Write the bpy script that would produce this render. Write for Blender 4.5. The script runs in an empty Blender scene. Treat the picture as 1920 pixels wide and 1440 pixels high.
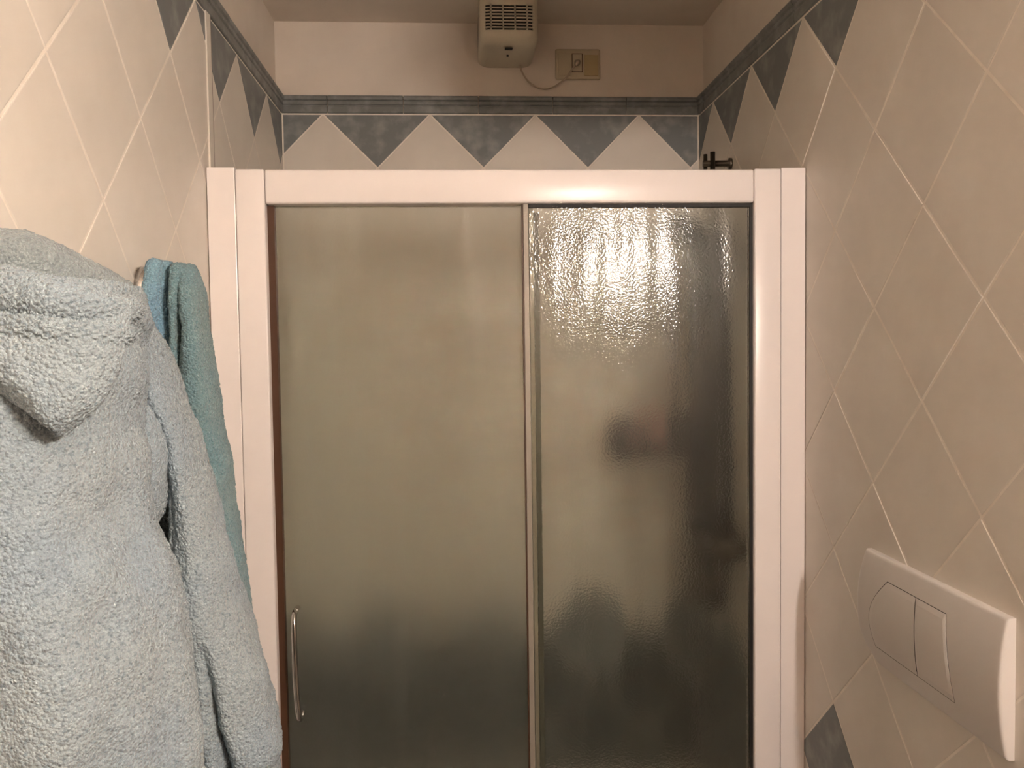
import bpy, bmesh, math, random
import numpy as np
from mathutils import Vector, Matrix

random.seed(7)
S = bpy.context.scene
COL = S.collection

# ------------------------------------------------------------------ camera
CZ = 1.52
F, YAW, PITCH, ROLL = 1578.9, 0.0651, -0.0466, -0.0138
fw = Vector((math.sin(YAW)*math.cos(PITCH), math.cos(YAW)*math.cos(PITCH), math.sin(PITCH)))
r0 = Vector((math.cos(YAW), -math.sin(YAW), 0))
u0 = r0.cross(fw)
cr = r0*math.cos(ROLL) + u0*math.sin(ROLL)
cu = -r0*math.sin(ROLL) + u0*math.cos(ROLL)
cam = bpy.data.cameras.new('camera')
cam.sensor_fit = 'HORIZONTAL'; cam.sensor_width = 36.0
cam.lens = F/1920*36.0
cam.clip_start = 0.02
co = bpy.data.objects.new('camera', cam); COL.objects.link(co)
M3 = Matrix((cr, cu, -fw)).transposed()
co.matrix_world = Matrix.Translation((0, 0, CZ)) @ M3.to_4x4()
S.camera = co

# ------------------------------------------------------------------ view, world, lamps
S.view_settings.view_transform = 'Standard'
S.view_settings.look = 'None'
S.view_settings.gamma = 1.0
S.view_settings.use_curve_mapping = False
S.view_settings.exposure = 0.0
W = bpy.data.worlds.new('world'); S.world = W; W.use_nodes = True
W.node_tree.nodes['Background'].inputs[0].default_value = (0.9, 0.75, 0.6, 1)
W.node_tree.nodes['Background'].inputs[1].default_value = 0.02
LAMP = (1.0, 0.855, 0.75)
def bulb(name, loc, power, rad):
    l = bpy.data.lights.new(name, 'POINT'); l.energy = power; l.color = LAMP; l.shadow_soft_size = rad
    o = bpy.data.objects.new(name, l); o.location = loc; COL.objects.link(o)
bulb('mirror_bulb', (0.642, -0.12, 1.862), 18.8, 0.024)
bulb('mirror_bulb.001', (0.642, -0.24, 1.865), 19.4, 0.024)
bulb('mirror_bulb.002', (0.640, -0.36, 1.868), 20.0, 0.024)
cy = S.cycles
cy.max_bounces = 14; cy.diffuse_bounces = 6; cy.glossy_bounces = 5; cy.transmission_bounces = 12
cy.caustics_refractive = True; cy.caustics_reflective = True; cy.blur_glossy = 0.3
cy.sample_clamp_indirect = 0.0
cy.use_denoising = True

# ------------------------------------------------------------------ measured room, metres
XL, XR, YB, YD = -0.4503, 0.6701, 2.2912, 1.578
Z0 = CZ + 0.6176
DG = 0.2828                       # diagonal of a 20 cm tile
CEIL = 2.385
def at(px, py, Y):
    d = fw + cr*((px-960)/F) + cu*((720-py)/F)
    return Vector((0, 0, CZ)) + d*(Y/d.y)

# ------------------------------------------------------------------ materials
def mat(name, col, rough=0.5, metal=0.0, noise=None, bump=None, rand=0.0, spec=0.5, coat=0.0, cells=None):
    m = bpy.data.materials.new(name); m.use_nodes = True
    nt = m.node_tree; b = nt.nodes['Principled BSDF']
    b.inputs['Base Color'].default_value = (*col, 1)
    b.inputs['Roughness'].default_value = rough
    b.inputs['Metallic'].default_value = metal
    b.inputs['Specular IOR Level'].default_value = spec
    b.inputs['Coat Weight'].default_value = coat
    tc = nt.nodes.new('ShaderNodeTexCoord')
    last = None
    if noise:
        c2, scale, lo, hi, det = noise
        n = nt.nodes.new('ShaderNodeTexNoise'); n.inputs['Scale'].default_value = scale
        n.inputs['Detail'].default_value = det
        g = nt.nodes.new('ShaderNodeNewGeometry')
        nt.links.new(g.outputs['Position'], n.inputs['Vector'])
        r = nt.nodes.new('ShaderNodeMapRange'); r.inputs[1].default_value = lo; r.inputs[2].default_value = hi
        nt.links.new(n.outputs['Fac'], r.inputs[0])
        mx = nt.nodes.new('ShaderNodeMix'); mx.data_type = 'RGBA'
        mx.inputs[6].default_value = (*col, 1); mx.inputs[7].default_value = (*c2, 1)
        nt.links.new(r.outputs[0], mx.inputs[0]); last = mx.outputs[2]
    if rand:
        oi = nt.nodes.new('ShaderNodeObjectInfo')
        mr = nt.nodes.new('ShaderNodeMapRange'); mr.inputs[3].default_value = 1-rand; mr.inputs[4].default_value = 1+rand
        nt.links.new(oi.outputs['Random'], mr.inputs[0])
        hv = nt.nodes.new('ShaderNodeHueSaturation')
        nt.links.new(mr.outputs[0], hv.inputs['Value'])
        if last: nt.links.new(last, hv.inputs['Color'])
        else: hv.inputs['Color'].default_value = (*col, 1)
        last = hv.outputs[0]
    if last: nt.links.new(last, b.inputs['Base Color'])
    if bump:
        prev = None
        for (kind, scale, strength, dist) in bump:
            if kind == 'vor':
                n = nt.nodes.new('ShaderNodeTexVoronoi')
            else:
                n = nt.nodes.new('ShaderNodeTexNoise'); n.inputs['Detail'].default_value = 2
            n.inputs['Scale'].default_value = scale
            g = nt.nodes.new('ShaderNodeNewGeometry')
            nt.links.new(g.outputs['Position'], n.inputs['Vector'])
            bp = nt.nodes.new('ShaderNodeBump'); bp.inputs['Strength'].default_value = strength
            bp.inputs['Distance'].default_value = dist
            if kind == 'vor': bp.invert = True
            nt.links.new(n.outputs[0], bp.inputs['Height'])
            if prev: nt.links.new(prev.outputs[0], bp.inputs['Normal'])
            prev = bp
        nt.links.new(prev.outputs[0], b.inputs['Normal'])
    return m

m_tile = mat('glazed_cream_tile', (0.72, 0.68, 0.62), 0.38, noise=((0.67, 0.63, 0.57), 9, 0.35, 0.7, 3), bump=[('noise', 14, 0.12, 0.004), ('noise', 260, 0.06, 0.0006)], rand=0.025, spec=0.35)
m_blue = mat('mottled_blue_tile', (0.180, 0.195, 0.200), 0.42, noise=((0.29, 0.305, 0.30), 22, 0.48, 0.72, 5), bump=[('noise', 30, 0.15, 0.002)], rand=0.04, spec=0.35)
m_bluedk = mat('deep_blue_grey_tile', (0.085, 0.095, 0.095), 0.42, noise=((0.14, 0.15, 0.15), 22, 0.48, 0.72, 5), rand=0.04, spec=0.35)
m_liner = mat('grey_blue_liner', (0.175, 0.185, 0.18), 0.45, noise=((0.27, 0.285, 0.285), 30, 0.45, 0.75, 5), bump=[('noise', 60, 0.3, 0.002)], rand=0.05, spec=0.35)
m_grout = mat('pale_grout', (0.85, 0.80, 0.73), 0.85, noise=((0.76, 0.70, 0.62), 40, 0.4, 0.7, 3))
m_plaster = mat('painted_plaster', (0.74, 0.68, 0.61), 0.9, noise=((0.66, 0.60, 0.53), 6, 0.4, 0.8, 5), bump=[('noise', 25, 0.25, 0.006), ('noise', 90, 0.15, 0.002)], spec=0.2)
m_white = mat('white_enamel', (0.84, 0.80, 0.79), 0.28, spec=0.5)
m_plate = mat('white_plastic_plate', (0.64, 0.61, 0.58), 0.33, spec=0.5)
m_fan = mat('ivory_plastic', (0.62, 0.58, 0.47), 0.35)
m_fandark = mat('black_opening', (0.006, 0.006, 0.006), 0.8)
m_switch = mat('aged_ivory_plastic', (0.52, 0.46, 0.33), 0.4)
m_switch2 = mat('yellowed_plastic', (0.43, 0.35, 0.19), 0.45)
m_cord = mat('cream_cord', (0.45, 0.38, 0.29), 0.5)
m_chrome = mat('chrome', (0.62, 0.61, 0.60), 0.07, metal=1.0)
m_dchrome = mat('tarnished_metal', (0.20, 0.18, 0.15), 0.3, metal=1.0)
m_alu = mat('dull_aluminium', (0.33, 0.30, 0.25), 0.5, metal=0.2)
m_gasket = mat('black_gasket', (0.008, 0.007, 0.006), 0.6)
m_brown = mat('brown_seal', (0.075, 0.032, 0.013), 0.5)
m_greyseal = mat('grey_green_seal', (0.10, 0.10, 0.075), 0.5)
m_navy = mat('navy_plastic', (0.01, 0.014, 0.03), 0.4)
m_pink = mat('pale_pink_sponge', (0.48, 0.30, 0.27), 0.9, bump=[('vor', 150, 0.8, 0.004)])
m_dgreen = mat('dark_green_plastic', (0.015, 0.03, 0.02), 0.4)
m_black = mat('black_plastic', (0.012, 0.011, 0.012), 0.35)
m_tray = mat('shower_tray_acrylic', (0.14, 0.14, 0.13), 0.3)
m_floor = mat('floor_tile', (0.10, 0.085, 0.07), 0.5)
m_absorber = mat('dark_absorber_brown', (0.16, 0.10, 0.06), 0.5)  # dark brown for the added door slab and unseen front wall, cuts bounce light

def terry(name, c1, c2, c3, s1=7.0, s2=260.0):
    m = bpy.data.materials.new(name); m.use_nodes = True
    nt = m.node_tree; b = nt.nodes['Principled BSDF']
    b.inputs['Roughness'].default_value = 0.95
    b.inputs['Specular IOR Level'].default_value = 0.1
    b.inputs['Sheen Weight'].default_value = 0.25
    b.inputs['Sheen Roughness'].default_value = 0.5
    g = nt.nodes.new('ShaderNodeNewGeometry')
    def noise(scale, det, lo, hi):
        n = nt.nodes.new('ShaderNodeTexNoise'); n.inputs['Scale'].default_value = scale; n.inputs['Detail'].default_value = det
        nt.links.new(g.outputs['Position'], n.inputs['Vector'])
        r = nt.nodes.new('ShaderNodeMapRange'); r.inputs[1].default_value = lo; r.inputs[2].default_value = hi
        nt.links.new(n.outputs['Fac'], r.inputs[0]); return r.outputs[0]
    def mix(f, a, bb):
        mx = nt.nodes.new('ShaderNodeMix'); mx.data_type = 'RGBA'
        nt.links.new(f, mx.inputs[0])
        for k, v in ((6, a), (7, bb)):
            if isinstance(v, tuple): mx.inputs[k].default_value = (*v, 1)
            else: nt.links.new(v, mx.inputs[k])
        return mx.outputs[2]
    base = mix(noise(s1, 4, 0.42, 0.60), c1, c2)
    base = mix(noise(s2, 2, 0.52, 0.72), base, c3)
    nt.links.new(base, b.inputs['Base Color'])
    n = nt.nodes.new('ShaderNodeTexVoronoi'); n.inputs['Scale'].default_value = 330
    nt.links.new(g.outputs['Position'], n.inputs['Vector'])
    n2 = nt.nodes.new('ShaderNodeTexNoise'); n2.inputs['Scale'].default_value = 900
    nt.links.new(g.outputs['Position'], n2.inputs['Vector'])
    bp = nt.nodes.new('ShaderNodeBump'); bp.inputs['Strength'].default_value = 0.8; bp.inputs['Distance'].default_value = 0.0036; bp.invert = True
    nt.links.new(n.outputs[0], bp.inputs['Height'])
    bp2 = nt.nodes.new('ShaderNodeBump'); bp2.inputs['Strength'].default_value = 0.7; bp2.inputs['Distance'].default_value = 0.0012
    nt.links.new(n2.outputs[0], bp2.inputs['Height']); nt.links.new(bp.outputs[0], bp2.inputs['Normal'])
    nt.links.new(bp2.outputs[0], b.inputs['Normal'])
    return m
m_robe = terry('grey_blue_terry', (0.36, 0.435, 0.47), (0.325, 0.41, 0.47), (0.21, 0.28, 0.33))
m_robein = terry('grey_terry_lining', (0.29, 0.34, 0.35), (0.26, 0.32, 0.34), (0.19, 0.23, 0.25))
m_towelb = terry('light_blue_terry', (0.26, 0.45, 0.56), (0.23, 0.41, 0.56), (0.17, 0.33, 0.44), 20, 300)
m_towelt = terry('teal_terry', (0.19, 0.32, 0.36), (0.22, 0.34, 0.36), (0.13, 0.24, 0.28), 12, 300)

def glass(name, bstr=0.40, rough=0.11, wave=0.42, back=0.27):
    m = bpy.data.materials.new(name); m.use_nodes = True
    nt = m.node_tree; b = nt.nodes['Principled BSDF']
    b.inputs['Base Color'].default_value = (0.93, 0.95, 0.885, 1)
    b.inputs['Transmission Weight'].default_value = 1.0
    b.inputs['Roughness'].default_value = rough
    b.inputs['IOR'].default_value = 1.5
    g = nt.nodes.new('ShaderNodeNewGeometry')
    mp = nt.nodes.new('ShaderNodeMapping'); mp.inputs['Scale'].default_value = (12, 12, 1.7)
    nt.links.new(g.outputs['Position'], mp.inputs['Vector'])
    nw = nt.nodes.new('ShaderNodeTexNoise'); nw.inputs['Scale'].default_value = 1.0; nw.inputs['Detail'].default_value = 1
    nt.links.new(mp.outputs[0], nw.inputs['Vector'])
    n1 = nt.nodes.new('ShaderNodeTexNoise'); n1.inputs['Scale'].default_value = 230; n1.inputs['Detail'].default_value = 1
    nt.links.new(g.outputs['Position'], n1.inputs['Vector'])
    b1 = nt.nodes.new('ShaderNodeBump'); b1.inputs['Strength'].default_value = wave; b1.inputs['Distance'].default_value = 0.02
    nt.links.new(nw.outputs[0], b1.inputs['Height'])
    b2 = nt.nodes.new('ShaderNodeBump'); b2.inputs['Strength'].default_value = bstr; b2.inputs['Distance'].default_value = 0.00115
    nt.links.new(n1.outputs[0], b2.inputs['Height']); nt.links.new(b1.outputs[0], b2.inputs['Normal'])
    nt.links.new(b2.outputs[0], b.inputs['Normal'])
    # the shower side of the pane is etched satin
    m2 = bpy.data.materials.new(name+'_etched_side'); m2.use_nodes = True
    b = m2.node_tree.nodes['Principled BSDF']
    b.inputs['Base Color'].default_value = (0.93, 0.95, 0.885, 1)
    b.inputs['Transmission Weight'].default_value = 1.0
    b.inputs['Roughness'].default_value = back
    b.inputs['IOR'].default_value = 1.5
    ETCH[name] = m2
    return m
ETCH = {}
m_glass = glass('rippled_wet_glass')
m_glass2 = glass('satin_rippled_glass', 0.24, 0.10, 0.62, 0.42)

# ------------------------------------------------------------------ helpers
def link(name, me, m, parent=None, loc=None, smooth=False, label=None):
    if m is not None:
        me.materials.clear(); me.materials.append(m)
    if smooth:
        for p in me.polygons: p.use_smooth = True
    o = bpy.data.objects.new(name, me); COL.objects.link(o)
    if parent is not None: o.parent = parent
    if loc is not None: o.location = loc
    if label: o['label'] = label
    return o
def tag(o, label, cat, group=None):
    o['label'] = label; o['category'] = cat
    if group: o['group'] = group
    return o
def empty(name, loc):
    o = bpy.data.objects.new(name, None); o.location = loc; o.empty_display_size = 0.02; COL.objects.link(o); return o
def bm_mesh(bm, name='mesh'):
    bmesh.ops.recalc_face_normals(bm, faces=bm.faces)
    me = bpy.data.meshes.new(name); bm.to_mesh(me); bm.free(); return me
def add_box(bm, x0, x1, y0, y1, z0, z1, bev=0.0, seg=2):
    r = bmesh.ops.create_cube(bm, size=1)
    vs = r['verts']
    for v in vs:
        v.co = Vector((x0 + (v.co.x+.5)*(x1-x0), y0 + (v.co.y+.5)*(y1-y0), z0 + (v.co.z+.5)*(z1-z0)))
    if bev:
        es = list({e for v in vs for e in v.link_edges})
        bmesh.ops.bevel(bm, geom=es, offset=bev, segments=seg, profile=0.5, affect='EDGES')
def box(name, x0, x1, y0, y1, z0, z1, m, parent=None, bev=0.0, seg=2, label=None):
    """box whose mesh sits around its own centre; children of an Empty get local coordinates"""
    c = Vector(((x0+x1)/2, (y0+y1)/2, (z0+z1)/2))
    bm = bmesh.new(); add_box(bm, x0-c.x, x1-c.x, y0-c.y, y1-c.y, z0-c.z, z1-c.z, bev, seg)
    base = worldloc(parent)
    return link(name, bm_mesh(bm, name), m, parent, c-base, smooth=bev > 0 and seg > 2, label=label)
def worldloc(o):
    v = Vector((0, 0, 0))
    while o is not None: v += o.location; o = o.parent
    return v
def tube_bm(bm, pts, r, n=12, cap=True):
    """round tube through pts; r a number or list"""
    pts = [Vector(p) for p in pts]
    rs = r if isinstance(r, (list, tuple)) else [r]*len(pts)
    rings = []; up = None
    for i, p in enumerate(pts):
        t = (pts[min(i+1, len(pts)-1)] - pts[max(i-1, 0)]).normalized()
        if up is None:
            up = t.orthogonal().normalized()
        a = (up - t*up.dot(t)).normalized(); b_ = t.cross(a); up = a
        rings.append([bm.verts.new(p + (a*math.cos(2*math.pi*k/n) + b_*math.sin(2*math.pi*k/n))*rs[i]) for k in range(n)])
    for A, B in zip(rings, rings[1:]):
        for k in range(n): bm.faces.new((A[k], A[(k+1) % n], B[(k+1) % n], B[k]))
    if cap:
        bm.faces.new(rings[0][::-1]); bm.faces.new(rings[-1])
def tube(name, pts, r, m, parent=None, n=12, label=None):
    base = worldloc(parent); o0 = Vector(pts[0])
    bm = bmesh.new(); tube_bm(bm, [Vector(p)-o0 for p in pts], r, n)
    return link(name, bm_mesh(bm, name), m, parent, o0-base, smooth=True, label=label)
def lathe(name, prof, axis, centre, m, parent=None, n=28, label=None):
    """prof: (distance along axis, radius)"""
    ax = Vector(axis).normalized(); a = ax.orthogonal().normalized(); b_ = ax.cross(a)
    bm = bmesh.new(); rings = []
    for h, r in prof:
        rings.append([bm.verts.new(ax*h + (a*math.cos(2*math.pi*k/n) + b_*math.sin(2*math.pi*k/n))*max(r, 1e-4)) for k in range(n)])
    for A, B in zip(rings, rings[1:]):
        for k in range(n): bm.faces.new((A[k], A[(k+1) % n], B[(k+1) % n], B[k]))
    bm.faces.new(rings[0][::-1]); bm.faces.new(rings[-1])
    return link(name, bm_mesh(bm, name), m, parent, Vector(centre)-worldloc(parent), smooth=True, label=label)
def smooth_path(pts, k=8):
    pts = [Vector(p) for p in pts]; out = []
    P = [pts[0]*2-pts[1]] + pts + [pts[-1]*2-pts[-2]]
    for i in range(1, len(P)-2):
        for j in range(k):
            t = j/k
            out.append(0.5*((2*P[i]) + (-P[i-1]+P[i+1])*t + (2*P[i-1]-5*P[i]+4*P[i+1]-P[i+2])*t*t + (-P[i-1]+3*P[i]-3*P[i+1]+P[i+2])*t**3))
    out.append(pts[-1]); return out

# ------------------------------------------------------------------ the room shell
def struct(o): o['kind'] = 'structure'; return o
TOPB = 2.186
wl = struct(box('wall_left', XL-0.12, XL-0.018, -1.0, 2.45, 0, CEIL+0.1, m_plaster))
wr = struct(box('wall_right', XR+0.018, XR+0.12, -1.0, 2.45, 0, CEIL+0.1, m_plaster))
wb = struct(box('wall_back', XL-0.018, XR+0.018, YB+0.019, YB+0.12, 0, CEIL+0.1, m_plaster))
wf = struct(box('wall_front', XL-0.018, XR+0.018, -1.0, -0.9, 0, CEIL+0.1, m_absorber))
struct(box('ceiling', XL-0.12, XR+0.12, -1.0, 2.45, CEIL, CEIL+0.08, m_plaster)).location.z += 0.0
struct(box('floor', XL-0.12, XR+0.12, -1.0, 2.45, -0.08, 0, m_floor))

GR = 0.0008
d1 = struct(box('bounce_absorber', XL-0.0005, XL+0.03, -0.82, 0.22, 0.0, 2.05, m_absorber, None, 0.003, 2))  # unseen dark door slab, added to cut bounce onto the right wall
tube('handle', smooth_path([(XL+0.03, 0.13, 1.02), (XL+0.07, 0.13, 1.02), (XL+0.075, 0.10, 1.02), (XL+0.075, 0.01, 1.02)], 5), 0.009, m_chrome, d1, 12)
YS = 0.30
box('grout_bed', XL-0.018, XL-GR, -0.9, YB+0.019, 0.0, TOPB-0.004, m_grout, wl)
box('grout_bed', XR+GR, XR+0.018, -0.9, YB+0.019, 0.0, TOPB-0.004, m_grout, wr)
box('grout_bed', XL-GR, XR+GR, YB+GR, YB+0.019, 0.0, TOPB-0.004, m_grout, wb)

def clip(poly, axis, val, keep_less):
    out = []
    for i in range(len(poly)):
        a, b = poly[i], poly[(i+1) % len(poly)]
        ia = (a[axis] <= val) if keep_less else (a[axis] >= val)
        ib = (b[axis] <= val) if keep_less else (b[axis] >= val)
        if ia: out.append(a)
        if ia != ib:
            t = (val-a[axis])/(b[axis]-a[axis])
            out.append((a[0]+t*(b[0]-a[0]), a[1]+t*(b[1]-a[1])))
    return out
def inset(poly, d):
    n = len(poly); out = []
    for i in range(n):
        p, q, r = Vector(poly[i-1]), Vector(poly[i]), Vector(poly[(i+1) % n])
        e1 = (q-p).normalized(); e2 = (r-q).normalized()
        n1 = Vector((-e1.y, e1.x)); n2 = Vector((-e2.y, e2.x))
        den = 1+n1.dot(n2)
        out.append(tuple(q + (n1+n2)*(d/max(den, 0.2))))
    return out
def area(poly):
    return 0.5*sum(poly[i][0]*poly[(i+1) % len(poly)][1]-poly[(i+1) % len(poly)][0]*poly[i][1] for i in range(len(poly)))
MESHES = {}
def tile_obj(poly, wall, tf, m, label=None, depth=0.009, name='tile'):
    """poly in (along wall, z), CCW; tf maps (a, p, z) -> world offset, p proud of the wall face"""
    P = [poly[0]]
    for q in poly[1:]:
        if (Vector(q)-Vector(P[-1])).length > 2e-3: P.append(q)
    if (Vector(P[0])-Vector(P[-1])).length < 2e-3: P.pop()
    if len(P) < 3 or area(P) < 3e-4: return
    c = (sum(p[0] for p in P)/len(P), sum(p[1] for p in P)/len(P))
    L = [(p[0]-c[0], p[1]-c[1]) for p in P]
    key = (wall.name, m.name, tuple(round(v, 4) for p in L for v in p))
    me = MESHES.get(key)
    if me is None:
        o1 = inset(L, 0.0016); o2 = inset(L, 0.0022); o3 = inset(L, 0.0034)
        bm = bmesh.new(); n = len(L)
        rs = [[bm.verts.new(tf(q[0], pr, q[1])) for q in ring] for ring, pr in ((o1, -depth), (o1, -0.0011), (o2, -0.0003), (o3, 0.0))]
        for A, B in zip(rs, rs[1:]):
            for k in range(n): bm.faces.new((A[k], A[(k+1) % n], B[(k+1) % n], B[k]))
        bm.faces.new(rs[-1])
        me = bm_mesh(bm, name); me.materials.append(m); MESHES[key] = me
    o = bpy.data.objects.new(name, me); COL.objects.link(o); o.parent = wall
    o.location = Vector(tf(c[0], random.uniform(-0.0004, 0.0003), c[1])) + tf.base - wall.location
    a = math.radians(0.16)
    o.rotation_euler = (random.uniform(-a, a), random.uniform(-a, a), random.uniform(-a, a))
    if label: o['label'] = label
def tfl(a, p, z): return (p, a, z)
tfl.base = Vector((XL, 0, 0))
def tfr(a, p, z): return (-p, a, z)
tfr.base = Vector((XR, 0, 0))
def tfb(a, p, z): return (a, -p, z)
tfb.base = Vector((0, YB, 0))
BL = 'mottled grey-blue tile'
def lattice(wall, tf, org, a0, a1, z0, shower_from=None, sgn=1):
    h = DG/2
    for k in range(-1, 16):                       # centre row height Z0 - k*h
        zc = Z0 - k*h
        if zc + h < z0: break
        for i in range(-12, 14):
            ac = org + (i + (0.5 if k % 2 == 0 else 0.0))*DG
            if ac+h < a0 or ac-h > a1: continue
            poly = [(ac-h, zc), (ac, zc-h), (ac+h, zc), (ac, zc+h)]
            poly = clip(poly, 1, Z0, True); 
            if len(poly) > 2: poly = clip(poly, 1, z0, False)
            if len(poly) > 2: poly = clip(poly, 0, a0, False)
            if len(poly) > 2: poly = clip(poly, 0, a1, True)
            if len(poly) < 3: continue
            blue = (k == 0) or (k == 10) or (k > 9 and shower_from is not None and ac > shower_from)
            if k == 9 or k < 0: blue = False
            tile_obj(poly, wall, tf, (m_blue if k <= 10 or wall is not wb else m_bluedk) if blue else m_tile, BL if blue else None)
lattice(wl, tfl, 2.1153, YS, YB-0.0005, 0.3, 1.60)
lattice(wr, tfr, 2.1640, YS, YB-0.0005, 0.3, 1.60)
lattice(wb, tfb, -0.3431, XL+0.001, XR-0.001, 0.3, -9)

# moulded border strip above the triangles, in 20 cm pieces
PROF = [(2.1395, -0.009), (2.1395, 0.003), (2.1415, 0.0048), (2.1565, 0.0048), (2.1585, 0.0030), (2.1605, 0.0030), (2.1625, 0.0062),
        (2.1700, 0.0062), (2.1718, 0.0045), (2.1745, 0.0085), (2.1800, 0.0100), (2.1840, 0.0085), (2.1860, 0.0040), (2.1860, -0.009)]
def liner(wall, tf, j0, a0, a1):
    a = j0
    while a > a0: a -= 0.2
    while a < a1:
        s, e = max(a+0.001, a0), min(a+0.199, a1)
        a += 0.2
        if e-s < 0.01: continue
        c = (s+e)/2; bm = bmesh.new()
        A = [bm.verts.new(tf(s-c, p, z-2.16)) for z, p in PROF]; B = [bm.verts.new(tf(e-c, p, z-2.16)) for z, p in PROF]
        n = len(PROF)
        for k in range(n): bm.faces.new((A[k], A[(k+1) % n], B[(k+1) % n], B[k]))
        bm.faces.new(A[::-1]); bm.faces.new(B)
        o = bpy.data.objects.new('border_tile', bm_mesh(bm, 'border_tile')); o.data.materials.append(m_liner)
        COL.objects.link(o); o.parent = wall; o['label'] = 'narrow moulded grey-blue border strip tile'
        o.location = Vector(tf(c, random.uniform(-.0006, .0004), 2.16)) + tf.base - wall.location
liner(wl, tfl, 2.15, YS, YB-0.004)
liner(wr, tfr, 2.03, YS, YB-0.004)
liner(wb, tfb, at(614, 200, YB).x, XL+0.001, XR-0.001)
# vertical joint on the left wall just behind the shower frame
struct(box('trim_1', XL-0.002, XL+0.0012, 1.632, 1.640, 1.60, TOPB+0.002, m_brown))
struct(box('trim_2', XL-0.002, XL+0.0030, 1.605, 1.631, 1.60, TOPB+0.004, m_tile))
# shower tray
struct(box('floor_shower_tray', XL+0.002, XR-0.002, YD-0.01, YB-0.002, 0.0, 0.11, m_tray, None, 0.006, 2))['label'] = 'shower tray'

# wall cabinet is unseen, added above the view to shade the upper shower wall
blocker_root = tag(empty('shade_blocker', (XR-0.001, 0.58, 1.95)), 'unseen added cabinet high on the right wall beside the lamp', 'blocker')
box('body', 0.462, XR-0.001, 0.47, 0.60, 1.95, 2.32, m_plate, blocker_root, 0.003, 2)
box('door', 0.445, 0.4605, 0.472, 0.598, 1.953, 2.317, m_white, blocker_root, 0.003, 2)  # front slab of the same added box

# ------------------------------------------------------------------ shower door
ZT = 1.846
sd = tag(empty('shower_door', (0.11, YD, 0.11)), 'white framed sliding shower door with rippled frosted glass between the tiled walls', 'shower door')
box('wall_profile', XL+0.0015, -0.3985, YD+0.002, YD+0.045, 0.11, 1.850, m_white, sd, 0.0015, 2)
box('side_frame', -0.3975, -0.3455, YD, YD+0.050, 0.11, 1.8465, m_white, sd, 0.003, 3)
box('side_frame', 0.5690, 0.6205, YD, YD+0.050, 0.11, 1.8470, m_white, sd, 0.003, 3)
box('wall_profile', 0.6215, XR-0.0010, YD+0.002, YD+0.045, 0.11, 1.8490, m_white, sd, 0.0015, 2)
hd = box('top_rail', -0.3448, 0.5683, YD, YD+0.050, 1.7835, ZT, m_white, sd, 0.0045, 3)
box('bottom_rail', -0.3448, 0.5683, YD, YD+0.050, 0.11, 0.165, m_white, sd, 0.004, 3)
# fixed pane in front, right
fp = box('fixed_pane', 0.1400, 0.5625, YD+0.014, YD+0.019, 0.166, 1.7765, m_glass, sd, label='rippled glass pane with water drops')
box('gasket', 0.5626, 0.5688, YD+0.010, YD+0.024, 0.166, 1.783, m_gasket, sd, label='black rubber gasket')
box('gasket', 0.1400, 0.5625, YD+0.010, YD+0.024, 1.7768, 1.7834, m_gasket, sd, label='black rubber gasket')
box('edge_strip', 0.1285, 0.1385, YD+0.008, YD+0.022, 0.166, 1.7834, m_alu, sd, 0.001, 2, label='thin aluminium edge strip')
box('gasket', 0.1262, 0.1283, YD+0.010, YD+0.022, 0.166, 1.7834, m_brown, sd, label='thin dark seal line')
# sliding pane behind, left
sp = box('sliding_pane', -0.3330, 0.1500, YD+0.032, YD+0.037, 0.166, 1.7834, m_glass2, sd, label='frosted glass pane')
box('edge_strip', 0.1500, 0.1600, YD+0.028, YD+0.042, 0.166, 1.77, m_greyseal, sp, 0.001, 2, label='grey sealing strip')
box('edge_strip', 0.1405, 0.1490, YD+0.024, YD+0.031, 0.166, 1.7834, m_alu, sp, 0.001, 2)
box('seal', -0.3454, -0.3332, YD+0.020, YD+0.040, 0.166, 1.7834, m_brown, sp, label='dark brown seal')
for pane in (fp, sp):
    pane.data.materials.append(ETCH[pane.data.materials[0].name])
    for p in pane.data.polygons:
        if p.normal.y > 0.5: p.material_index = 1
hx = -0.3105
hp = smooth_path([(hx, YD+0.032, 1.024), (hx, YD+0.006, 1.025), (hx, YD-0.008, 1.016), (hx+.001, YD-0.016, 0.99), (hx+.002, YD-0.020, 0.93), (hx+.003, YD-0.016, 0.87), (hx+.004, YD-0.006, 0.828), (hx+.004, YD+0.010, 0.818), (hx+.004, YD+0.032, 0.820)], 6)
tube('handle', hp, 0.0052, m_chrome, sp, 14, label='slim chrome bow handle')

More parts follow.
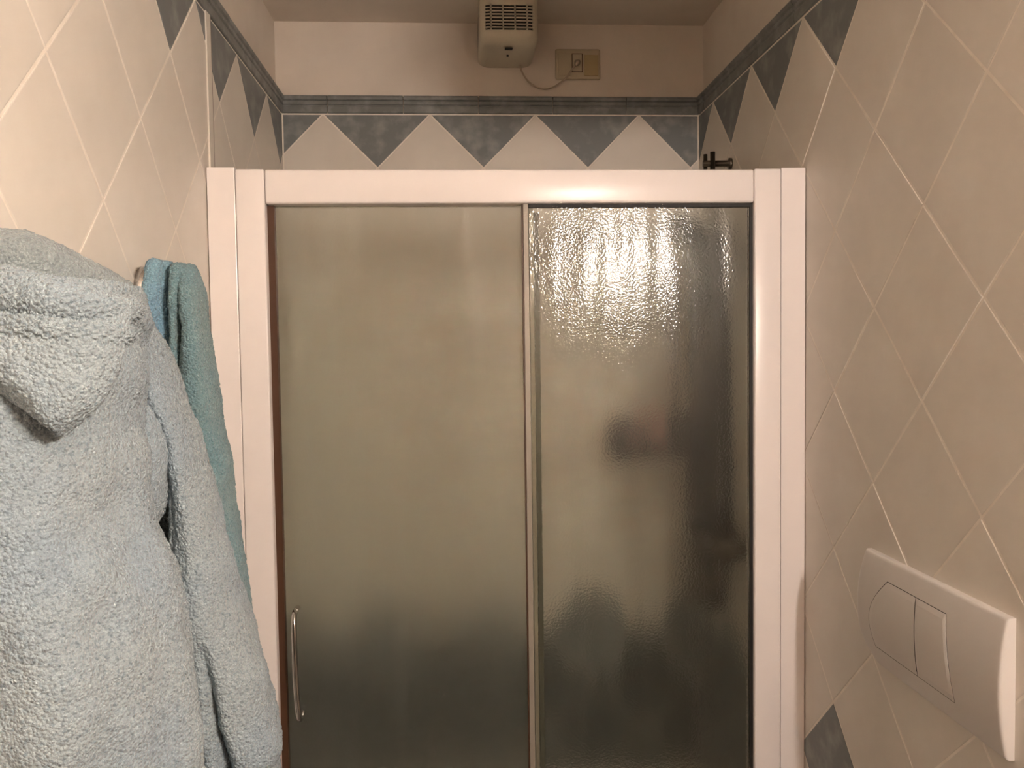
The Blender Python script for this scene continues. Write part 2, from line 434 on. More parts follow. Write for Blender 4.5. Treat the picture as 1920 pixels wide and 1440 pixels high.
# ------------------------------------------------------------------ toilet flush plate
def flush_plate():
    root = tag(empty('flush_plate', (XR, 1.14, 1.09)), 'white wall-mounted flush plate with two push buttons on the right tiled wall', 'flush plate')
    y0, y1, z0, z1 = 0.962, 1.318, 1.005, 1.181
    NY, NZ = 56, 36
    yc = (y0+y1)/2
    def outline(ty, tz):
        # ty, tz in -1..1 : near/far edges nearly straight, far edge bows slightly, top straight
        y = yc + ty*(y1-y0)/2; z = (z0+z1)/2 + tz*(z1-z0)/2
        if ty > 0: y += 0.012*ty**3*(1-tz*tz) - 0.030*ty**3*max(0, -tz)**4
        if ty > 0.8 and tz < -0.5: z += 0.010*((ty-0.8)/0.2)**2*((-tz-0.5)/0.5)
        return y, z
    def height(ty, tz):
        edge = min((1-abs(ty)), (1-abs(tz))*0.5)
        full = 0.0105 + 0.0095*(1-tz*tz)
        if edge >= 0.024: return full
        return full - 0.0042*(1-math.sqrt(max(0, 1-(1-edge/0.024)**2)))
    ts = lambda n: [math.copysign(1-(1-abs(2*i/n-1))**1.0, 2*i/n-1) for i in range(n+1)]
    def dense(n):
        v = set([-1, -0.9985, -0.995, -0.99, -0.984, -0.968, 0.968, 0.984, 0.99, 0.995, 0.9985, 1])
        v |= {round(-0.94+1.88*i/n, 4) for i in range(n+1)}
        return sorted(v)
    TY, TZ = dense(NY), dense(NZ)
    # button outlines in world (y, z): left one has a bowed left side
    bt, bb = 1.148, 1.036
    def inbtn(y, z):
        return False
    bm = bmesh.new(); G = []
    for ty in TY:
        row = []
        for tz in TZ:
            y, z = outline(ty, tz)
            row.append(bm.verts.new((-height(ty, tz), y-1.14, z-1.09)))
        G.append(row)
    for i in range(len(TY)-1):
        for j in range(len(TZ)-1):
            bm.faces.new((G[i][j], G[i+1][j], G[i+1][j+1], G[i][j+1]))
    # rim down to the wall
    rim = [(i, 0) for i in range(len(TY))] + [(len(TY)-1, j) for j in range(1, len(TZ))] + [(i, len(TZ)-1) for i in range(len(TY)-2, -1, -1)] + [(0, j) for j in range(len(TZ)-2, 0, -1)]
    R = []
    for (i, j) in rim:
        v = G[i][j]; R.append(bm.verts.new((0.0, v.co.y, v.co.z)))
    for k in range(len(rim)):
        a, b = rim[k], rim[(k+1) % len(rim)]
        bm.faces.new((G[a[0]][a[1]], R[k], R[(k+1) % len(rim)], G[b[0]][b[1]]))
    link('faceplate', bm_mesh(bm, 'faceplate'), m_plate, root, (0, 0, 0), smooth=True)
    # buttons: slightly raised shells with a dark joint around them
    def face_x(y, z):
        ty = (y-yc)/((y1-y0)/2); tz = (z-(z0+z1)/2)/((z1-z0)/2)
        return height(ty, tz)
    def btn(name, left, right, raise_, m, grow=0.0):
        bm = bmesh.new(); n = 14; G = []
        for i in range(n+1):
            row = []
            for j in range(n+1):
                t = j/n; z = bb-grow + (bt-bb+2*grow)*t
                ya, yb_ = left(t)+grow, right(t)-grow
                y = ya + (yb_-ya)*i/n
                edge = min(i, n-i, j, n-j)
                row.append(bm.verts.new((-(face_x(y, z)+(raise_ if edge > 0 else raise_*0.3)), y-1.14, z-1.09)))
            G.append(row)
        for i in range(n):
            for j in range(n): bm.faces.new((G[i][j], G[i+1][j], G[i+1][j+1], G[i][j+1]))
        rim = [(i, 0) for i in range(n+1)] + [(n, j) for j in range(1, n+1)] + [(i, n) for i in range(n-1, -1, -1)] + [(0, j) for j in range(n-1, 0, -1)]
        R = [bm.verts.new((-(face_x(G[i][j].co.y+1.14, G[i][j].co.z+1.09)-0.004), G[i][j].co.y, G[i][j].co.z)) for i, j in rim]
        for k in range(len(rim)):
            a, b = rim[k], rim[(k+1) % len(rim)]
            bm.faces.new((G[a[0]][a[1]], R[k], R[(k+1) % len(rim)], G[b[0]][b[1]]))
        return link(name, bm_mesh(bm, name), m, root, (0, 0, 0), smooth=False)
    L = lambda t: 1.236 + 0.046*math.sin(math.pi*min(1, (1-t)*0.80+0.0)) + 0.008*(1-t)
    mid = lambda t: 1.156 - 0.006*(1-t)
    Rr = lambda t: 1.082 - 0.022*(1-t)
    g = 0.0009
    btn('button_joint', L, Rr, 0.0003, m_gasket, 0.0010)
    btn('button', lambda t: L(t), lambda t: mid(t)+g, 0.0009, m_plate)
    btn('button', lambda t: mid(t)-g, lambda t: Rr(t), 0.0014, m_plate)
flush_plate()

# ------------------------------------------------------------------ fan heater under the ceiling
def fan_unit():
    x0, x1 = 0.066, 0.222; yw = YB+0.0185; yf = 2.128; zb, zt = 2.268, CEIL-0.001
    root = tag(empty('fan_heater', ((x0+x1)/2, yw, zb)), 'small ivory wall fan unit with slotted grille high on the plaster wall', 'fan')
    cx = (x0+x1)/2; hw = (x1-x0)/2
    # casing: horizontal rounded-rectangle rings from the underside up
    def ring(z, front, half, rad, n=6):
        pts = []
        for (sx, a0) in ((1, 0), (-1, 90)):
            for k in range(n+1):
                a = math.radians(a0 + 90*k/n)
                px = sx*(half-rad) + rad*math.cos(a) if sx > 0 else -(half-rad) + rad*math.cos(a)
                py = -(front-rad) - rad*math.sin(a)
                pts.append((px, py, z))
        return [(half, 0, z)] + pts + [(-half, 0, z)]
    fr = yw-yf
    prof = [(0.000, fr-0.045, 0.046, 0.022), (0.0015, fr-0.030, 0.055, 0.024), (0.005, fr-0.016, 0.064, 0.026), (0.010, fr-0.008, 0.070, 0.028), (0.017, fr-0.003, 0.0730, 0.028), (0.024, fr-0.0005, 0.074, 0.026), (0.0302, fr, 0.074, 0.026)]
    bm = bmesh.new(); rings = []
    for (z, f, h, rd) in prof:
        rings.append([bm.verts.new((p[0], p[1], z)) for p in ring(0, f, h, rd)])
    for A, B in zip(rings, rings[1:]):
        for k in range(len(A)-1): bm.faces.new((A[k], A[k+1], B[k+1], B[k]))
    bm.faces.new(rings[0])
    link('lower_casing', bm_mesh(bm, 'lower_casing'), m_fan, root, (0, 0, 0), smooth=True)
    # slotted cover: bands of casing between recessed dark slots, following the rounded corner
    zc0 = 0.030; zc1 = zt-zb
    path = ring(0, fr, 0.074, 0.026, 10)
    P = [Vector((p[0], p[1])) for p in path]
    Lc = [0]
    for a, b in zip(P, P[1:]): Lc.append(Lc[-1]+(b-a).length)
    tot = Lc[-1]
    def pt(s):
        for k in range(len(P)-1):
            if s <= Lc[k+1] or k == len(P)-2:
                t = (s-Lc[k])/(Lc[k+1]-Lc[k]); return P[k]+(P[k+1]-P[k])*t
    bm = bmesh.new()
    def strip(sa, sb, za, zb_, th=0.003):
        n = max(1, int((sb-sa)/0.005)); A = []
        for k in range(n+1):
            p = pt(sa+(sb-sa)*k/n); q = p*(1-th/0.1)
            A.append([bm.verts.new((p.x, p.y, za)), bm.verts.new((p.x, p.y, zb_)), bm.verts.new((q.x, q.y, zb_)), bm.verts.new((q.x, q.y, za))])
        for a, b in zip(A, A[1:]):
            for m_ in range(4): bm.faces.new((a[m_], a[(m_+1) % 4], b[(m_+1) % 4], b[m_]))
        bm.faces.new(A[0]); bm.faces.new(A[-1][::-1])
    slot0, slot1, ns = 0.0345, 0.0985, 8
    pitch = (slot1-slot0)/ns; sh = pitch*0.62
    strip(0, tot, zc0, slot0)
    z = slot0
    for k in range(ns):
        z = slot0+k*pitch
        strip(0, tot, z+sh, z+pitch if k < ns-1 else zc1)
    mid = tot/2; bar = 0.0022
    cols = [mid-0.062, mid-0.0435, mid-0.0145, mid+0.0145, mid+0.0435, mid+0.062]
    cols = [mid-0.0455, mid-0.0152, mid+0.0152, mid+0.0455]
    for c in cols: strip(c-bar/2-0.0006, c+bar/2+0.0006, slot0-0.0001, slot1)
    strip(0, mid-0.060, slot0, slot1); strip(mid+0.060, tot, slot0, slot1)
    link('grille_cover', bm_mesh(bm, 'grille_cover'), m_fan, root, (0, 0, 0), label='cover with rows of horizontal slots')
    box('inner_core', cx-0.0695, cx+0.0695, yf+0.0045, yw-0.004, zb+0.032, zt-0.004, m_fandark, root, 0.020, 5, label='black inside behind the slots')
    # underside details
    box('indicator_window', 0.1345, 0.1535, yf+0.024, yf+0.036, zb-0.0035, zb-0.001, m_fandark, root, label='small black window on the underside')
    lathe('indicator_light', [(0, 0.003), (0.003, 0.003), (0.0035, 0.0015)], (0, 0, -1), (0.1445, yf+0.082, zb), m_fandark, root, 14, label='tiny dark dot')
    return root
fan_unit()

# ------------------------------------------------------------------ switch outlet and its cord
YP = YB+0.019
so = tag(empty('wall_socket', (0.342, YP, 2.278)), 'yellowed ivory wall socket plate right of the fan unit', 'socket')
box('faceplate', 0.280, 0.402, YP-0.008, YP, 2.236, 2.318, m_switch, so, 0.0045, 4)
box('blank_insert', 0.3585, 0.3965, YP-0.0095, YP-0.006, 2.246, 2.302, m_switch2, so, 0.001, 2, label='yellow blank insert')
box('blank_insert', 0.2865, 0.3225, YP-0.0095, YP-0.006, 2.246, 2.306, m_switch, so, 0.001, 2)
bm = bmesh.new()
for (a, b, c, d) in ((0.3245, 0.3262, 2.255, 2.305), (0.3520, 0.3537, 2.255, 2.305), (0.3245, 0.3537, 2.3035, 2.305), (0.3245, 0.3537, 2.255, 2.2565)):
    add_box(bm, a-0.342, b-0.342, -0.0088, -0.006, c-2.278, d-2.278)
link('outlet_joint', bm_mesh(bm, 'outlet_joint'), m_brown, so, (0, 0, 0), label='dark joint around the outlet')
box('outlet', 0.3265, 0.3518, YP-0.0105, YP-0.006, 2.2568, 2.3033, m_switch, so, 0.001, 2)
cpts = smooth_path([(0.181, YP-0.030, 2.2790), (0.183, YP-0.022, 2.266), (0.191, YP-0.013, 2.248), (0.207, YP-0.010, 2.228), (0.230, YP-0.009, 2.214), (0.256, YP-0.009, 2.2105),
                    (0.282, YP-0.014, 2.219), (0.308, YP-0.022, 2.238), (0.326, YP-0.025, 2.262), (0.336, YP-0.018, 2.279)], 6)
cord = tube('power_cord', cpts, 0.0023, m_cord, None, 10)
tag(cord, 'thin cream cord looping from the fan unit to the socket plate', 'cord')
bm = bmesh.new(); tube_bm(bm, [(0, -0.006, 0.0), (0.001, -0.013, -0.001), (-0.002, -0.022, -0.006), (-0.007, -0.026, -0.014)], [0.008, 0.007, 0.0045, 0.003], 14)
link('plug', bm_mesh(bm, 'plug'), m_cord, cord, Vector((0.339, YP-0.004, 2.2805))-cord.location, smooth=True)

# ------------------------------------------------------------------ shower fittings behind the glass
RY, RX = 2.02, 0.617
sr = tag(empty('shower_rail', (RX, RY, 1.2)), 'dark chrome shower slide rail on the right wall, its top ends showing above the frame', 'shower rail')
tube('rail_tube', [(RX+0.006, RY-0.006, 1.00), (RX+0.006, RY-0.006, 1.977)], 0.0062, m_dchrome, sr, 14)
tube('rail_tube', [(RX-0.009, RY+0.004, 1.00), (RX-0.009, RY+0.004, 1.973)], 0.0050, m_dchrome, sr, 14)
for z in (1.950, 1.06):
    tube('wall_bracket', [(XR-0.0005, RY, z), (XR-0.006, RY, z), (XR-0.0065, RY, z), (RX-0.016, RY, z)], [0.014, 0.014, 0.008, 0.008], m_dchrome, sr, 16)
hs = tag(empty('hand_shower', (0.50, 1.98, 1.70)), 'dark round hand shower blurred behind the wet glass pane', 'hand shower')
tube('handle', [(RX-0.017, RY-0.012, 1.62), (0.585, 1.99, 1.70), (0.565, 1.97, 1.76), (0.545, 1.955, 1.79)], [0.010, 0.012, 0.013, 0.016], m_black, hs, 14)
lathe('spray_head', [(0, 0.015), (0.010, 0.040), (0.018, 0.047), (0.026, 0.047), (0.028, 0.042)], (-0.55, -0.35, -0.75), (0.55, 1.96, 1.795), m_black, hs, 28)
tube('hose', smooth_path([(RX-0.016, RY-0.014, 1.61), (0.575, 1.97, 1.45), (0.54, 1.95, 1.25), (0.55, 1.95, 1.02), (0.60, 1.97, 0.93), (0.633, 1.99, 1.00)], 8), 0.007, m_dchrome, hs, 10)
scol = tag(empty('darkening_panel', (XR-0.001, 2.10, 0.9)), 'dark upright panel added to darken the right shower wall, blurred behind the glass', 'dark panel')
box('panel', 0.612, XR-0.001, 2.045, 2.245, 0.85, 1.80, m_black, scol, 0.006, 2)  # black panel added to darken the dim right side of the shower
mx_ = tag(empty('shower_mixer', (XR-0.03, 1.92, 1.02)), 'dark shower mixer tap on the right wall behind the glass', 'mixer tap')
tube('body', [(XR-0.055, 1.84, 1.045), (XR-0.055, 2.00, 1.045)], 0.024, m_dchrome, mx_, 18)
for y in (1.86, 1.98): tube('inlet', [(XR-0.001, y, 1.045), (XR-0.01, y, 1.045), (XR-0.011, y, 1.045), (XR-0.05, y, 1.045)], [0.03, 0.028, 0.014, 0.014], m_dchrome, mx_, 16)
tube('lever', [(XR-0.06, 1.92, 1.065), (XR-0.085, 1.91, 1.085), (XR-0.15, 1.89, 1.10)], [0.014, 0.011, 0.008], m_black, mx_, 12)
# wire shelf against the back wall with the blurred toiletries
shf = tag(empty('shower_shelf', (0.53, 2.23, 1.22)), 'dark wire shelf in the far right shower corner, blurred behind the glass', 'shelf')
bm = bmesh.new()
sx0, sx1, sy0, sy1, sz = 0.40, 0.655, 2.155, YB-0.003, 1.222
for z in (sz, sz+0.035):
    for a, b in (((sx0, sy0), (sx1, sy0)), ((sx1, sy0), (sx1, sy1)), ((sx1, sy1), (sx0, sy1)), ((sx0, sy1), (sx0, sy0))):
        tube_bm(bm, [(a[0]-.53, a[1]-2.23, z-1.22), (b[0]-.53, b[1]-2.23, z-1.22)], 0.003, 8)
link('rim', bm_mesh(bm, 'rim'), m_black, shf, (0, 0, 0), smooth=True)
for k in range(9):
    x = sx0 + (sx1-sx0)*(k+0.5)/9
    tube('wire', [(x, sy0, sz), (x, sy1, sz)], 0.002, m_black, shf, 8)
def bottle(name, x, y, z, r, h, m, label, neck=0.4):
    prof = [(0, r*0.9), (0.004, r), (h*0.72, r), (h*0.80, r*0.8), (h*0.84, r*neck), (h*0.86, r*neck)]
    root = tag(empty(name, (x, y, z)), label, 'bottle', None)
    lathe('body', prof, (0, 0, 1), (x, y, z), m, root, 20)
    lathe('cap', [(h*0.86, r*(neck+.1)), (h*0.99, r*(neck+.1)), (h, r*neck)], (0, 0, 1), (x, y, z), m_black, root, 16)
bottle('shampoo_bottle', 0.443, 2.200, sz+0.0035, 0.036, 0.10, m_navy, 'navy bottle at the left end of the wire shelf, blurred by the glass')
bottle('shower_gel_bottle', 0.598, 2.21, sz+0.0035, 0.027, 0.12, m_dgreen, 'dark green bottle nearest the corner on the wire shelf, blurred by the glass')
bm = bmesh.new()
bmesh.ops.create_icosphere(bm, subdivisions=4, radius=1)
for v in bm.verts:
    n = v.co.normalized(); w = 1+0.10*math.sin(9*n.x+3*n.z)*math.sin(8*n.y+5*n.z)+0.05*math.sin(23*n.z+11*n.x)
    v.co = Vector((n.x*0.034*w, n.y*0.036*w, n.z*0.062*w))
pp = link('bath_sponge', bm_mesh(bm, 'bath_sponge'), m_pink, None, (0.520, 2.195, sz+0.0035+0.064), smooth=True)
tag(pp, 'pale pink bath sponge between the bottles on the wire shelf, blurred by the glass', 'sponge')

# ------------------------------------------------------------------ cloth: terry surfaces
rng = np.random.default_rng(3)
HT = rng.random(4096)
def vnoise(P, scale, seed=0):
    Q = P*scale; I = np.floor(Q).astype(np.int64); Fr = Q-I; Fr = Fr*Fr*(3-2*Fr)
    out = np.zeros(len(P))
    for dx in (0, 1):
        for dy in (0, 1):
            for dz in (0, 1):
                h = ((I[:, 0]+dx)*73856093) ^ ((I[:, 1]+dy)*19349663) ^ ((I[:, 2]+dz)*83492791) ^ (seed*977)
                w = (Fr[:, 0] if dx else 1-Fr[:, 0])*(Fr[:, 1] if dy else 1-Fr[:, 1])*(Fr[:, 2] if dz else 1-Fr[:, 2])
                out += w*HT[h & 4095]
    return out*2-1
def interp(st, k, t):
    """Catmull-Rom through station column k at parameter t (0..n-1)"""
    n = len(st); i = min(int(t), n-2); u = t-i
    g = lambda j: st[max(0, min(n-1, j))][k]
    p0, p1, p2, p3 = g(i-1), g(i), g(i+1), g(i+2)
    return 0.5*((2*p1)+(-p0+p2)*u+(2*p0-5*p1+4*p2-p3)*u*u+(-p0+3*p1-3*p2+p3)*u**3)
def grid_mesh(G, name, closed=True, pile=0.0014, pscale=230.0, soft=0.004, seed=0, wall=True, waffle=0.0):
    nr, nc, _ = G.shape
    V = G.reshape(-1, 3).copy()
    dU = (np.roll(G, -1, 1)-np.roll(G, 1, 1)); dV = np.gradient(G, axis=0)
    N = np.cross(dU, dV).reshape(-1, 3); N /= np.maximum(np.linalg.norm(N, axis=1, keepdims=True), 1e-9)
    cen = np.repeat(G.mean(axis=1), nc, axis=0)
    sg = np.sign(((V-cen)*N).sum(1)); sg = 1.0 if sg.sum() > 0 else -1.0; N *= sg
    d = vnoise(V, 22, seed)*soft + vnoise(V, 60, seed+1)*soft*0.25
    d += np.abs(vnoise(V, pscale, seed+2))*pile*1.6 + (rng.random(len(V))-0.3)*pile*0.9
    if waffle:
        ii, jj = np.meshgrid(np.arange(nr), np.arange(nc), indexing='ij')
        wv = np.clip(np.sin(2*math.pi*ii/5.0 + 0.6*np.sin(jj/9.0)), -0.5, 1)*np.clip(np.sin(2*math.pi*jj/5.0 + (ii//5 % 2)*math.pi), -0.5, 1)
        d += waffle*wv.ravel()
    V = V + N*d[:, None]
    if wall: V[:, 0] = np.maximum(V[:, 0], XL+0.002)
    faces = []
    i, j = np.meshgrid(np.arange(nr-1), np.arange(nc), indexing='ij')
    a = i*nc+j; b = i*nc+(j+1) % nc; c = (i+1)*nc+(j+1) % nc; dd = (i+1)*nc+j
    Fq = np.stack([a, b, c, dd], -1).reshape(-1, 4)
    me = bpy.data.meshes.new(name)
    caps = [V[:nc].mean(0), V[-nc:].mean(0)]
    V2 = np.vstack([V, caps]); k0 = len(V)
    tri = [(k0, (j+1) % nc, j) for j in range(nc)] + [(k0+1, (nr-1)*nc+j, (nr-1)*nc+(j+1) % nc) for j in range(nc)]
    loops = np.concatenate([Fq.ravel(), np.array(tri).ravel()]).astype(np.int32)
    tots = np.concatenate([np.full(len(Fq), 4), np.full(len(tri), 3)]).astype(np.int32)
    starts = np.concatenate([[0], np.cumsum(tots)[:-1]]).astype(np.int32)
    me.vertices.add(len(V2)); me.vertices.foreach_set('co', V2.astype(np.float32).ravel())
    me.loops.add(len(loops)); me.loops.foreach_set('vertex_index', loops)
    me.polygons.add(len(tots)); me.polygons.foreach_set('loop_start', starts); me.polygons.foreach_set('loop_total', tots)
    me.update(calc_edges=True); me.validate()
    if sg < 0 or True:
        bm = bmesh.new(); bm.from_mesh(me); bmesh.ops.recalc_face_normals(bm, faces=bm.faces); bm.to_mesh(me); bm.free()
    return me
def hang(st, step=0.0024, fold=None, power=2.2, perim=None):
    """hanging tube of cloth. stations: (py, left px, right px, Y centre, depth radius, tilt). Rings lie level."""
    n = len(st)
    zs = []
    ctl = []
    for (py, l, r, Y, dy, tw) in st:
        A = at(l, py, Y); B = at(r, py, Y)
        ctl.append((A.z/2+B.z/2, (A.x+B.x)/2, (B.x-A.x)/2, Y, dy, tw))
    H = abs(ctl[0][0]-ctl[-1][0]); mw = max(2*(c[2]+c[4])*1.6 for c in ctl)
    nr = max(12, int(H/step*1.15)); nc = max(24, int(mw/step))
    G = np.zeros((nr, nc, 3)); th = np.linspace(0, 2*math.pi, nc, endpoint=False)
    for i in range(nr):
        t = i/(nr-1)*(n-1)
        z, cx, rx, Y, dy, tw = [interp(ctl, k, t) for k in range(6)]
        c, s = np.cos(th), np.sin(th)
        k = (np.abs(c)**power+np.abs(s)**power)**(-1/power)
        f = 1.0 if fold is None else 1+fold(th, (ctl[0][0]-z)/H)
        x = rx*c*k*f; y = dy*s*k*f
        G[i, :, 0] = cx + x*math.cos(tw) - y*math.sin(tw)
        G[i, :, 1] = Y + x*math.sin(tw) + y*math.cos(tw)
        G[i, :, 2] = z
    return G
def pathtube(pts, rads, step=0.0024, squash=1.0, seed=0):
    """rolled cloth along a path of points"""
    n = len(pts); ctl = [(*p, r) for p, r in zip([tuple(Vector(q)) for q in pts], rads)]
    L = sum((Vector(a)-Vector(b)).length for a, b in zip(pts, pts[1:]))
    nr = max(10, int(L/step)); nc = max(20, int(2*math.pi*max(rads)/step))
    C = np.array([[interp(ctl, k, i/(nr-1)*(n-1)) for k in range(4)] for i in range(nr)])
    T = np.gradient(C[:, :3], axis=0); T /= np.linalg.norm(T, axis=1, keepdims=True)
    up = np.array([0, 0, 1.0]); th = np.linspace(0, 2*math.pi, nc, endpoint=False)
    G = np.zeros((nr, nc, 3))
    for i in range(nr):
        a = np.cross(T[i], up); a /= np.linalg.norm(a); b = np.cross(a, T[i])
        G[i] = C[i, :3] + C[i, 3]*(np.cos(th)[:, None]*a*squash + np.sin(th)[:, None]*b)
    return G

robe = tag(empty('bathrobe', (-0.40, 0.86, 1.0)), 'pale grey-blue terry bathrobe with a hood hanging on the left wall', 'bathrobe')
def robe_part(name, G, m, label=None, **kw):
    me = grid_mesh(G, name, **kw)
    return link(name, me, m, robe, -robe.location, smooth=True, label=label)
PI = math.pi
# body: broad hanging front
def body_fold(th, h):
    return 0.055*h*np.sin(7*th+1.0+1.5*h) + 0.03*h*np.sin(13*th+3*h)
body = [(535, -120, 245, 0.86, 0.10, 0.0), (600, -190, 262, 0.86, 0.13, 0), (650, -215, 244, 0.86, 0.14, 0), (720, -225, 246, 0.86, 0.15, 0), (800, -230, 248, 0.86, 0.15, 0), (900, -235, 254, 0.86, 0.15, 0),
        (975, -240, 264, 0.86, 0.15, 0), (1060, -240, 302, 0.86, 0.15, 0), (1120, -245, 322, 0.86, 0.15, 0), (1200, -250, 338, 0.86, 0.15, 0), (1290, -255, 348, 0.86, 0.15, 0), (1390, -260, 355, 0.86, 0.15, 0), (1500, -265, 372, 0.86, 0.15, 0), (1650, -270, 385, 0.86, 0.15, 0)]
robe_part('body', hang(body, fold=body_fold), m_robe, soft=0.006, seed=1)
# sleeve: shoulder to cuff, furthest from the camera
slv = [(548, 225, 262, 1.00, 0.030, 0), (590, 228, 273, 1.00, 0.045, 0), (624, 256, 289, 1.00, 0.045, 0), (667, 274, 310, 1.00, 0.055, 0), (743, 288, 339, 1.00, 0.06, 0), (815, 322, 361, 1.00, 0.05, 0),
       (905, 331, 386, 1.00, 0.055, 0), (975, 334, 407, 1.00, 0.055, 0), (1069, 326, 435, 1.00, 0.06, 0), (1155, 340, 461, 1.00, 0.065, 0), (1237, 350, 487, 1.00, 0.065, 0), (1331, 349, 514, 1.00, 0.065, 0)]
def slv_fold(th, h):
    a = np.exp(-((th-(1.5*PI+0.02))/0.15)**2)
    return -0.62*np.clip((h-0.60)*4, 0, 1)*a - 0.25*np.exp(-((th-(1.5*PI-0.55))/0.15)**2)*np.exp(-((h-0.25)/0.12)**2) + 0.03*np.sin(5*th+4*h)
slv_main = slv + [(1395, 354, 534, 1.00, 0.06, 0), (1432, 362, 524, 1.00, 0.055, 0), (1560, 375, 515, 1.00, 0.05, 0)]
robe_part('sleeve', hang(slv_main, fold=slv_fold), m_robe, soft=0.005, seed=5)
# gathered cloth under the arm
arm = [(715, 284, 296, 0.985, 0.020, 0), (780, 283, 307, 0.96, 0.035, 0), (850, 284, 312, 0.955, 0.038, 0), (915, 284, 317, 0.955, 0.038, 0), (950, 281, 312, 0.955, 0.03, 0), (982, 282, 298, 0.96, 0.012, 0)]
robe_part('underarm_gather', hang(arm), m_robe, soft=0.004, seed=9)
back_panel = [(640, 225, 262, 1.10, 0.012, 0), (800, 230, 330, 1.10, 0.014, 0), (1000, 235, 380, 1.10, 0.016, 0), (1200, 240, 430, 1.10, 0.016, 0), (1400, 240, 470, 1.10, 0.016, 0), (1620, 240, 480, 1.10, 0.016, 0)]
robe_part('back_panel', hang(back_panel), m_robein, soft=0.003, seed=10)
# hood hanging down the front
hood = [(560, -150, 246, 0.775, 0.040, 0), (600, -150, 243, 0.765, 0.050, 0), (640, -130, 232, 0.755, 0.050, 0), (690, -60, 222, 0.75, 0.046, 0), (730, 10, 206, 0.745, 0.040, 0), (770, 58, 180, 0.74, 0.032, 0), (798, 88, 150, 0.738, 0.024, 0), (818, 106, 124, 0.738, 0.010, 0)]
def hood_fold(th, h): return 0.02*np.sin(6*th)
robe_part('hood', hang(hood, fold=hood_fold, power=1.7), m_robe, soft=0.004, seed=12)
# ribbed collar roll along the hood opening
ridge = [at(-90, 540, 0.74), at(0, 548, 0.735), at(60, 560, 0.735), at(120, 572, 0.74), at(180, 585, 0.76), at(225, 582, 0.80), at(242, 566, 0.86), at(250, 552, 0.92)]
robe_part('collar', pathtube(ridge, [0.022, 0.021, 0.020, 0.019, 0.017, 0.014, 0.009, 0.005], squash=1.3, step=0.0012), m_robe, pile=0.0009, pscale=300, soft=0.003, seed=15, waffle=0.0024)
rib2 = [at(-90, 600, 0.73), at(0, 606, 0.725), at(80, 614, 0.725), (at(150, 622, 0.735)), at(205, 628, 0.76), at(235, 625, 0.79)]
robe_part('collar_band', pathtube(rib2, [0.016, 0.016, 0.015, 0.013, 0.011, 0.007], squash=1.2, step=0.0012), m_robe, pile=0.0009, pscale=300, soft=0.003, seed=16, waffle=0.0032)
# inside back of the neck, greyer
back = [at(-90, 478, 0.80), at(0, 492, 0.81), at(45, 497, 0.82), at(95, 508, 0.84), at(150, 525, 0.87), at(200, 540, 0.90), at(238, 553, 0.93)]
robe_part('neck_lining', pathtube(back, [0.030, 0.029, 0.030, 0.028, 0.022, 0.017, 0.013], squash=0.8), m_robein, 'darker grey inside of the neck', pile=0.0010, soft=0.003, seed=18)

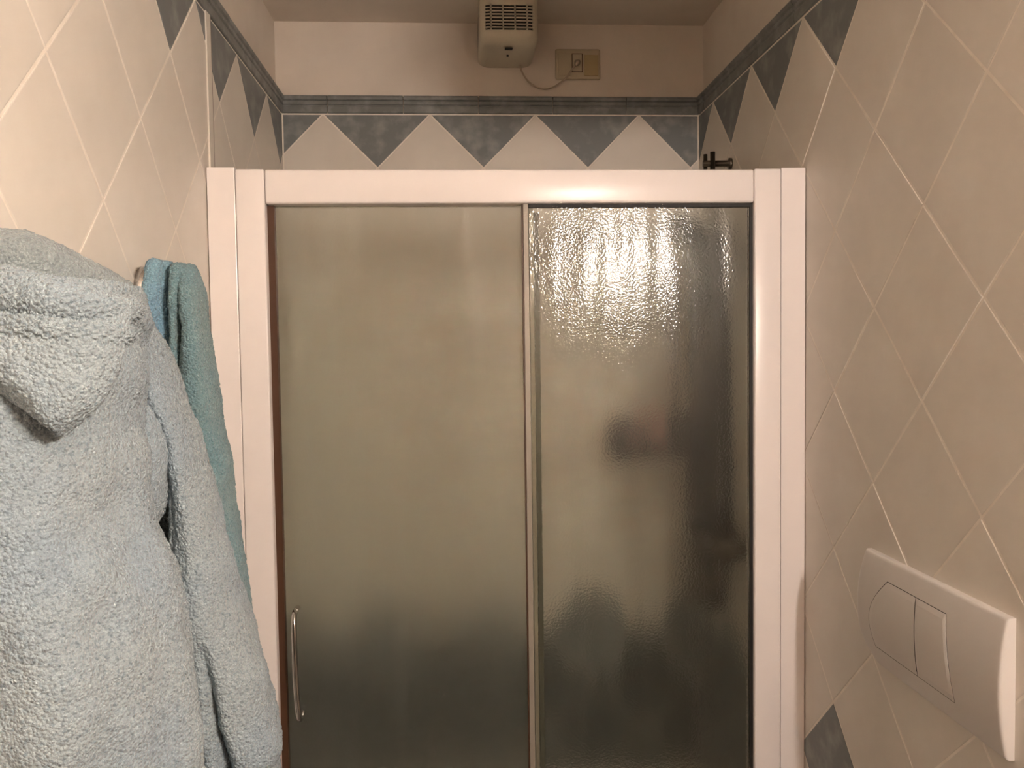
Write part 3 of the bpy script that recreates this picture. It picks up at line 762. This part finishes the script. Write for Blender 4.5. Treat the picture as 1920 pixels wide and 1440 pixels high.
# ------------------------------------------------------------------ towel and chrome hook
hk = tag(empty('towel_hook', (XL, 1.254, 1.604)), 'round chrome wall hook behind the blue towel', 'hook')
lathe('base', [(0, 0.036), (0.006, 0.036), (0.014, 0.033), (0.020, 0.026), (0.024, 0.014), (0.0245, 0.008)], (1, 0, 0), (XL, 1.254, 1.604), m_chrome, hk, 40)
tube('peg', [(XL+0.020, 1.254, 1.604), (XL+0.024, 1.254, 1.603), (XL+0.027, 1.254, 1.604)], [0.006, 0.005, 0.006], m_chrome, hk, 14)
tw_ = tag(empty('towel', (-0.40, 1.28, 1.2)), 'folded blue and teal terry towel hanging behind the bathrobe beside the shower frame', 'towel')
def towel_part(name, G, m, label=None, **kw):
    me = grid_mesh(G, name, **kw)
    return link(name, me, m, tw_, -tw_.location, smooth=True, label=label)
t1 = [(489, 283, 300, 1.200, 0.008, 0), (500, 277, 306, 1.200, 0.016, 0), (540, 273, 304, 1.200, 0.020, 0), (590, 270, 302, 1.200, 0.022, 0), (660, 272, 300, 1.200, 0.022, 0), (760, 285, 315, 1.200, 0.022, 0), (900, 300, 340, 1.200, 0.022, 0), (1200, 330, 380, 1.195, 0.022, 0)]
t2 = [(491, 300, 322, 1.217, 0.010, 0), (502, 297, 325, 1.217, 0.02, 0), (560, 297, 324, 1.217, 0.024, 0), (620, 296, 324, 1.217, 0.024, 0), (700, 300, 336, 1.217, 0.024, 0), (800, 310, 350, 1.217, 0.024, 0), (900, 320, 365, 1.217, 0.024, 0), (1200, 350, 400, 1.205, 0.024, 0)]
t3 = [(494, 326, 344, 1.207, 0.010, 0), (506, 321, 350, 1.203, 0.022, 0), (560, 321, 346, 1.200, 0.028, 0), (604, 322, 345, 1.200, 0.028, 0), (680, 326, 344, 1.200, 0.026, 0), (760, 330, 350, 1.200, 0.026, 0), (900, 350, 385, 1.200, 0.026, 0), (1200, 390, 430, 1.185, 0.026, 0)]
t4 = [(495, 345, 362, 1.220, 0.010, 0), (503, 340, 372, 1.215, 0.022, 0), (546, 342, 377, 1.207, 0.034, 0), (616, 345, 388, 1.203, 0.040, 0), (658, 345, 397, 1.203, 0.042, 0), (740, 344, 409, 1.203, 0.044, 0), (808, 350, 420, 1.203, 0.044, 0), (905, 362, 435, 1.195, 0.044, 0), (986, 375, 446, 1.195, 0.044, 0), (1095, 390, 461, 1.185, 0.044, 0), (1185, 400, 470, 1.175, 0.044, 0), (1260, 405, 475, 1.165, 0.04, 0)]
towel_part('fold', hang(t1), m_towelb, 'light blue fold of towel nearest the hook', pile=0.0011, soft=0.003, seed=21)
towel_part('fold', hang(t2), m_towelb, 'light blue fold of towel', pile=0.0011, soft=0.003, seed=22)
towel_part('fold', hang(t3), m_towelt, 'teal fold of towel', pile=0.0011, soft=0.003, seed=23)
towel_part('fold', hang(t4), m_towelt, 'broad teal outer fold of towel', pile=0.0011, soft=0.004, seed=24)
